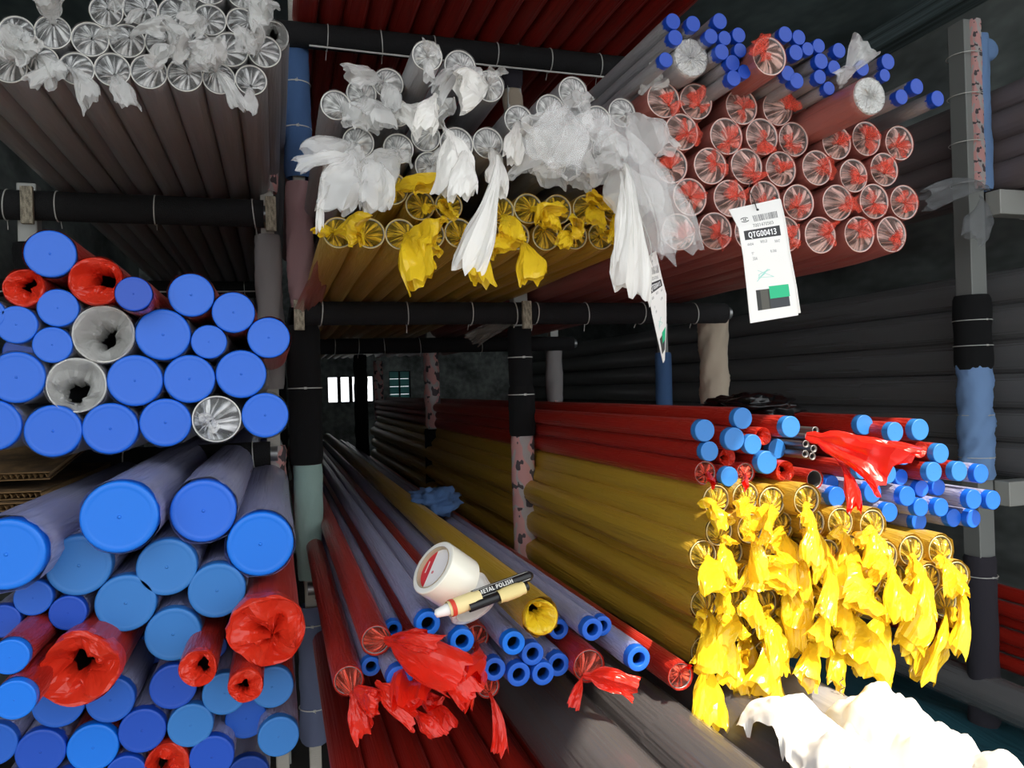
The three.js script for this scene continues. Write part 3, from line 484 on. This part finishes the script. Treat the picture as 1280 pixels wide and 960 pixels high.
{ // pale beams on the right wall rack
  for (const [y, l] of [[1.895, 'pale grey beam under the brown wrapped pipes'], [1.045, 'pale grey beam under the dark wrapped pipes']]) {
    const t = thing('rack_beam', l, 'beam', V(2.02, y, ZP + 0.05), 'pale beams of the right wall rack');
    mesh('beam', new RoundedBoxGeometry(0.56, 0.072, 0.05, 2, 0.003).translate(0.28, 0, 0), M.post, t);
    mesh('tape', box(0.05, 0.076, 0.054, 0.16, 0, 0), film(0xe8e8e4, 0.6), t);
  }
}

// ---------------------------------------------------------------- loose film and bags
function looseFilm(name, label, mat, pieces, z, cat = 'plastic film', group) {
  const base = U(pieces[0][0], pieces[0][1], z), t = thing(name, label, cat, base, group);
  pieces.forEach(([x0, y0, x1, y1, w, dz = 0.03, m, dr], i) => mesh(i ? 'bag_strip' : 'bag_sheet', tailGeo(U(x0, y0, z).sub(base), U(x1, y1, z + dz).sub(base), w * pxSize(base), seedN++, dr ?? 0.12), m || mat, t));
  return t;
}
looseFilm('clear_film', 'large clear film draped over right end of top-centre stack', M.sheerTail, [[768, 150, 846, 318, 84, 0.05], [800, 190, 838, 300, 60, 0.06]], -1.04);
looseFilm('film_tail', 'long milky white film tail hanging in front of foam bar', M.milkTail, [[782, 205, 788, 362, 40, 0.03], [776, 215, 776, 330, 24, 0.03]], -1.0);
looseFilm('film_tail', 'bright white film tail hanging over the yellow bags', M.milkTail, [[622, 195, 585, 332, 36, 0.04]], -1.0);
looseFilm('white_film', 'fluffy white film bunch over the yellow bags', M.milkTail, [[560, 165, 568, 238, 54, 0.03], [585, 180, 578, 245, 40, 0.05]], -1.03);
looseFilm('white_film', 'bright white crumpled film lump at centre of clear tubes', M.milkTail, [[545, 118, 530, 162, 40, 0.03]], -1.03);
looseFilm('shredded_film', 'shredded clear film at left edge of top-centre stack', M.clearTail, [[440, 195, 374, 208, 34, 0.03], [440, 190, 420, 262, 54, 0.05], [460, 200, 470, 262, 50, 0.05], [408, 205, 400, 285, 10, 0.04, M.milkTail]], -1.04);
looseFilm('clear_film', 'crumpled clear film mound right of centre in top stack', M.sheerTail, [[700, 130, 690, 205, 90, 0.05], [750, 140, 735, 200, 84, 0.06]], -1.04);
looseFilm('brown_film', 'brownish clear film sagging at left edge of yellow tubes', M.pinkBody, [[428, 296, 386, 380, 46, -0.5]], -1.12);
looseFilm('torn_film', 'torn clear film hanging from the square grey post', film(0x8a8d90, 0.45, 0.15), [[1236, 236, 1158, 250, 36, 0.05], [1225, 245, 1215, 298, 30, 0.05]], -1.7);
looseFilm('red_bag', 'large bright red plastic bag beside thin steel tubes', tint(0xf6281a, 0.25, 0.28), [[1008, 545, 1122, 588, 72, 0.1, null, 0.1], [1040, 570, 1068, 636, 22, 0.1]], -0.99, 'plastic bag');
looseFilm('clear_film', 'puffed clear film among small blue caps top right', M.clearTail, [[1052, 104, 1082, 56, 40, 0.02], [1050, 110, 1060, 84, 34, 0.03]], -1.05);
looseFilm('clear_film', 'clear film wrapping left side of small blue caps', M.clearTail, [[800, 118, 826, 92, 40, 0.03]], -1.12);
looseFilm('red_film_tail', 'bright red film tail crossing the ring plugs', M.redTail, [[492, 800, 545, 806, 30, 0.05], [520, 812, 590, 872, 40, 0.06]], -0.9);
looseFilm('red_film_tail', 'bright red film tail looped under the leftmost ring plug', M.redTail, [[470, 852, 520, 894, 44, 0.03], [515, 885, 548, 920, 30, 0.03]], -0.9);
looseFilm('dark_film', 'grey brown film bunched under the foam bar', film(0x5a544e, 0.7, 0.4), [[648, 400, 590, 425, 26, 0.02]], -1.76);
{ // black bag lying on the red pipes
  const t = thing('black_bag', 'crumpled black plastic bag lying on the red pipes', 'plastic bag', U(938, 508, -1.2));
  mesh('bag', grid(40, 20, (u, v) => { const a = u * TAU, b = (v - 0.5) * Math.PI, x = Math.cos(a) * Math.cos(b), y = Math.sin(b), z = Math.sin(a) * Math.cos(b), k = 1 + 0.5 * N(x * 2.2, y * 2.2, z * 2.2) + 0.35 * Math.abs(N(x * 5, y * 5, z * 5)); return V(x * 0.065 * k, y * 0.022 * k, z * 0.09 * k); }), M.blackFilm, t);
}
{ // small pale blue rag deep on the centre shelf
  const t = thing('blue_rag', 'crumpled pale blue rag lying deep on the centre shelf', 'rag', U(545, 626, -1.75));
  mesh('rag', grid(36, 16, (u, v) => { const a = u * TAU, b = (v - 0.5) * Math.PI, x = Math.cos(a) * Math.cos(b), y = Math.sin(b), z = Math.sin(a) * Math.cos(b), k = 1 + 0.7 * N(x * 2.5, y * 2.5, z * 2.5) + 0.4 * Math.abs(N(x * 6, y * 6, z * 6)); return V(x * 0.05 * k, y * 0.025 * k, z * 0.05 * k); }), M.cBlueDark, t);
}

// ---------------------------------------------------------------- tags
function canvasTex(w, h, draw) { const c = document.createElement('canvas'); c.width = w; c.height = h; draw(c.getContext('2d'), w, h); const t = new THREE.CanvasTexture(c); t.colorSpace = THREE.SRGBColorSpace; t.anisotropy = 8; return t; }
function drawTag(g, w, h) {
  g.fillStyle = '#f7f6f2'; g.fillRect(0, 0, w, h);
  g.fillStyle = '#26262a'; g.strokeStyle = '#26262a';
  g.beginPath(); g.arc(w * 0.52, h * 0.075, w * 0.028, 0, TAU); g.fill();
  g.lineWidth = w * 0.018; g.beginPath(); g.ellipse(w * 0.2, h * 0.165, w * 0.085, h * 0.026, 0, 0.5, TAU / 2 - 0.5); g.stroke(); g.beginPath(); g.ellipse(w * 0.2, h * 0.165, w * 0.085, h * 0.026, 0, TAU / 2 + 0.5, TAU - 0.5); g.stroke();
  g.textAlign = 'center'; g.textBaseline = 'middle'; g.font = `bold ${Math.round(h * 0.04)}px sans-serif`; g.fillText('M', w * 0.2, h * 0.166);
  const R = rng(44); let x = w * 0.38; while (x < w * 0.9) { const q = 1 + R() * 5; g.fillStyle = '#4a4a4e'; g.fillRect(x, h * 0.135, q, h * 0.075); x += q + 2 + R() * 5; }
  g.fillStyle = '#333'; g.font = `${Math.round(h * 0.042)}px sans-serif`; g.fillText('T001470565', w * 0.55, h * 0.252);
  g.fillStyle = '#2b2b2e'; g.fillRect(w * 0.1, h * 0.285, w * 0.8, h * 0.08);
  g.fillStyle = '#fff'; g.font = `bold ${Math.round(h * 0.066)}px sans-serif`; g.fillText('QTG00413', w * 0.5, h * 0.327);
  g.fillStyle = '#55565a'; g.font = `${Math.round(h * 0.03)}px sans-serif`; g.fillText('4404', w * 0.2, h * 0.405); g.fillText('WELD', w * 0.5, h * 0.395); g.fillText('MAT', w * 0.8, h * 0.405); g.fillText('5"', w * 0.22, h * 0.485); g.fillText('6.0M', w * 0.68, h * 0.48); g.fillText('304', w * 0.25, h * 0.525);
  g.strokeStyle = '#9adcd0'; g.lineWidth = 3; g.beginPath(); for (let i = 0; i < 14; i++) g.lineTo(w * (0.2 + R() * 0.4), h * (0.6 + R() * 0.09)); g.stroke();
  g.fillStyle = '#2e2f2c'; g.fillRect(w * 0.18, h * 0.745, w * 0.68, h * 0.165); g.fillStyle = '#55544c'; g.fillRect(w * 0.27, h * 0.745, w * 0.16, h * 0.165); g.fillStyle = '#3a3d44'; g.fillRect(w * 0.45, h * 0.83, w * 0.41, h * 0.08);
  g.fillStyle = '#23c28a'; g.fillRect(w * 0.46, h * 0.728, w * 0.42, h * 0.1);
}
const tagMat = std(0xffffff, 0.55, 0, { map: canvasTex(512, 1024, drawTag), side: THREE.DoubleSide }), tagBack = std(0xeeede8, 0.6, 0, { side: THREE.DoubleSide });
// ruled sheet between two edge polylines of points, with a thickness
function sheet(L, Rr, th, flip = true) {
  const at = (P, v) => { const q = v * (P.length - 1), i = Math.min(P.length - 2, Math.floor(q)); return P[i].clone().lerp(P[i + 1], q - i); };
  const f = (dz) => grid(8, 28, (u, v) => at(L, v).lerp(at(Rr, v), u).add(V(0, 0, dz)), false);
  const g = f(0), uv = g.attributes.uv; for (let i = 0; i < uv.count; i++) uv.setY(i, 1 - uv.getY(i)); return [g, f(-th)];
}
{
  const c = U(942, 254, -0.99), E = (l) => l.map(([x, y, z]) => U(x, y, z).sub(c));
  const t = thing('paper_tag', 'white paper tag printed QTG00413 hanging before red tubes', 'tag', c);
  const [a, b] = sheet(E([[911, 262, -1.0], [923, 285, -0.985], [929, 320, -0.98], [934, 365, -0.98], [938, 404, -0.98]]), E([[975, 248, -1.0], [979, 275, -0.985], [985, 315, -0.98], [993, 358, -0.98], [998, 394, -0.98]]), 0.0008);
  mesh('printed_card', a, tagMat, t);
  const [a2, b2] = sheet(E([[913, 262, -1.003], [926, 285, -0.99], [933, 320, -0.986], [938, 365, -0.987], [943, 402, -0.989]]), E([[976, 249, -1.003], [982, 275, -0.99], [988, 315, -0.986], [996, 358, -0.987], [1001, 391, -0.989]]), 0.0008);
  mesh('rear_card', mergeGeometries([a2, b, b2]), tagBack, t);
  mesh('string', new THREE.TubeGeometry(new THREE.CatmullRomCurve3(E([[946, 261, -0.99], [943, 252, -1.0], [936, 235, -1.05], [940, 225, -1.09]])), 16, 0.0008, 5), std(0x4a4540, 0.9), t);
}
{
  const c = U(814, 316, -1.0), E = (l) => l.map(([x, y, z]) => U(x, y, z).sub(c));
  const t = thing('paper_tag', 'narrow twisted white paper tag hanging below film tail', 'tag', c);
  const [a, b] = sheet(E([[808, 322, -0.985], [808, 350, -0.985], [815, 392, -0.98], [823, 428, -0.98], [829, 454, -0.98]]), E([[820, 313, -1.03], [827, 345, -1.03], [833, 368, -1.03], [833, 410, -1.02], [831, 450, -1.0]]), 0.0008);
  mesh('printed_card', a, tagMat, t); mesh('rear_card', b, tagBack, t);
  mesh('string', new THREE.TubeGeometry(new THREE.CatmullRomCurve3(E([[815, 320, -1.0], [812, 300, -1.02], [800, 270, -1.04]])), 12, 0.0008, 5), M.tie, t);
}

// ---------------------------------------------------------------- tape rolls and marker on the centre shelf
function tapeRoll(label, pos, nCam, r, w, outer, core, disc) {
  const n = V(...nCam).applyQuaternion(camera.quaternion).normalize(), t = thing('tape_roll', label, 'tape', pos);
  t.quaternion.setFromUnitVectors(V(0, 1, 0), n);
  const b = 0.0015, P = (l) => l.map((p) => new THREE.Vector2(...p));
  mesh('tape', new THREE.LatheGeometry(P([[r * 0.80, -w / 2], [r - b, -w / 2], [r, -w / 2 + b], [r, w / 2 - b], [r - b, w / 2], [r * 0.80, w / 2]]), 48), outer, t);
  mesh('core', new THREE.LatheGeometry(P([[r * 0.80, -w / 2], [r * 0.80, w / 2], [r * 0.76, w / 2 + 0.0005], [r * 0.75, w / 2 - 0.001], [r * 0.75, -w / 2]]), 48), core, t);
  if (disc) { const d = mesh('label_disc', new THREE.CylinderGeometry(r * 0.75, r * 0.75, 0.0015, 40), disc, t); d.position.y = w / 2 - 0.006; d.rotation.y = 2.1; }
  return t;
}
const discTex = canvasTex(256, 256, (g, w) => { g.fillStyle = '#f6f2ee'; g.fillRect(0, 0, w, w); g.fillStyle = '#d2303a'; g.fillRect(0, 0, w, w * 0.3); g.fillStyle = '#e07a80'; g.beginPath(); g.arc(w * 0.42, w * 0.42, w * 0.04, 0, TAU); g.fill(); g.fillStyle = '#f0dcdc'; g.fillRect(w * 0.4, w * 0.12, w * 0.3, w * 0.04); });
tapeRoll('cream tape roll with red and white label disc', U(558, 720, -0.9), [-0.66, 0.58, 0.47], 0.034, 0.046, phys(0xfbf7e6, { roughness: 0.28, clearcoat: 0.6 }), std(0xb9a78c, 0.8), std(0xffffff, 0.5, 0, { map: discTex }));
tapeRoll('clear tape roll half hidden under the black marker', U(586, 748, -0.9), [0.5, -0.62, 0.6], 0.031, 0.03, film(0xf2f0ea, 0.82, 0.25), std(0xd9d4cc, 0.8), null);
{
  const a = U(543, 768, -0.84), b = U(668, 722, -0.86), L = a.distanceTo(b), t = thing('marker_pen', 'black marker pen with white tip and cream tape windings', 'marker', a);
  t.quaternion.setFromUnitVectors(V(0, 1, 0), b.clone().sub(a).normalize());
  const P = (l) => l.map((p) => new THREE.Vector2(...p));
  const pt = canvasTex(256, 512, (g, w, h) => { g.fillStyle = '#121214'; g.fillRect(0, 0, w, h); g.fillStyle = '#e2e2dc'; g.font = 'bold 46px sans-serif'; g.textBaseline = 'middle'; for (let k = 0; k < 4; k++) { g.save(); g.translate(w * (0.125 + 0.25 * k), h * 0.93); g.rotate(-Math.PI / 2); g.fillText('METAL POLISH', 0, 0); g.restore(); g.fillRect(w * 0.25 * k, 0, 5, h); } });
  const bar2 = mesh('barrel', new THREE.CylinderGeometry(0.0064, 0.0064, L * 0.56, 28, 1, true).translate(0, L * 0.67, 0), std(0xffffff, 0.35, 0, { map: pt }), t); bar2.position.set(-0.0035, 0, -0.0035); bar2.rotation.y = 0.4;
  mesh('end_plug', new THREE.LatheGeometry(P([[0.0064, L * 0.95], [0.0058, L * 0.97], [0.003, L], [0.0001, L]]), 24), std(0x17171a, 0.35), t).position.copy(bar2.position);
  mesh('lower_barrel', new THREE.LatheGeometry(P([[0.0001, L * 0.9], [0.0055, L * 0.89], [0.0055, L * 0.3]]).reverse(), 20), std(0x17171a, 0.35), t).position.set(0.005, 0, 0.006);
  mesh('white_tip', new THREE.LatheGeometry(P([[0.0001, 0], [0.0045, 0.002], [0.0068, 0.016], [0.0068, L * 0.16]]), 24), std(0xf4f2ec, 0.5), t);
  mesh('cream_tape', wrapGeo(0.0096, L * 0.31, 61, 0.04, 1), std(0xf2dfa2, 0.6), t).position.y = L * 0.44;
  mesh('cream_tape', wrapGeo(0.0078, L * 0.26, 62, 0.1, 1), std(0xe9d591, 0.6), t).position.set(0.0055, L * 0.85, 0.0065);
  mesh('red_band', new THREE.LatheGeometry(P([[0.0095, L * 0.15], [0.0098, L * 0.17], [0.0095, L * 0.19]]), 24), std(0xd8432e, 0.6), t);
}

// ---------------------------------------------------------------- cardboard at lower left
{
  const c = U(20, 620, -1.22);
  for (let k = 0; k < 3; k++) {
    const t = thing('cardboard_sheet', ['bottom corrugated cardboard sheet over the big blue caps', 'middle corrugated cardboard sheet over the big blue caps', 'brown cardboard flap on top of the corrugated sheets'][k], 'cardboard', V(c.x - 0.16, c.y - 0.012 + k * 0.013 + (k === 2 ? 0.012 : 0), c.z - k * 0.02), 'cardboard sheets at the left');
    const w = 0.36 + k * 0.012, d = 0.5;
    t.rotation.set(k === 2 ? 0.12 : 0, 0, -0.02);
    mesh('upper_liner', box(w, 0.0012, d, 0, 0.005, -d / 2), M.card, t); mesh('lower_liner', box(w, 0.0012, d, 0, -0.005, -d / 2), M.card, t);
    mesh('fluting', grid(160, 1, (u, v) => V((u - 0.5) * w, 0.0042 * Math.sin(u * w / 0.0075 * TAU), -d * v), false), std(0xa98758, 0.9, 0, { side: THREE.DoubleSide }), t);
  }
}
// ---------------------------------------------------------------- white crumpled sheet on the grey pipes, twine
{
  const t = thing('white_sheet', 'crumpled white sheet lying over grey pipes at bottom right', 'sheet', V(0.68, 0.95, -0.7));
  const top = (x) => Math.max(...[[0.488, 0.912, 0.055], [0.60, 0.91, 0.055], [0.735, 0.90, 0.054]].map(([cx, cy, r]) => Math.abs(x - cx) < r ? cy + Math.sqrt(r * r - (x - cx) ** 2) : 0.86));
  const sheetPt = (u, v) => {
    const x = 0.555 + 0.225 * u + 0.03 * N(v * 5, 2.2, 0.3) * (u - 0.5), z = -0.86 + 0.36 * v + 0.05 * N(u * 4, 7.1, 1);
    const y = top(x) * 0.5 + 0.5 * (top(x - 0.012) + top(x + 0.012)) / 2 + 0.012 + 0.022 * Math.max(0, N(u * 5, v * 6, 3)) * 2 + 0.012 * Math.abs(N(u * 14, v * 14, 6)) + 0.018 * Math.exp(-((v - 0.15) ** 2) * 60) * (1 + N(u * 8, 3, 3));
    return V(x - 0.68, y - 0.95, z + 0.7);
  };
  mesh('sheet', grid(60, 70, sheetPt, false, [3, 4]), std(0xf6f4ee, 0.75, 0, { side: THREE.DoubleSide }), t);
}
{
  const a = U(1052, 846, -0.9), t = thing('twine', 'frayed brown twine dangling below the yellow bags', 'twine', a);
  const P = []; for (let i = 0; i <= 14; i++) P.push(V(0.003 * Math.sin(i * 1.9) + 0.002 * N(i, 2), -i * 0.0036, 0.002 * Math.cos(i * 1.7)));
  mesh('strand', new THREE.TubeGeometry(new THREE.CatmullRomCurve3(P), 60, 0.0009, 5), std(0x9a8160, 0.95), t);
}
renderer.render(scene, camera);
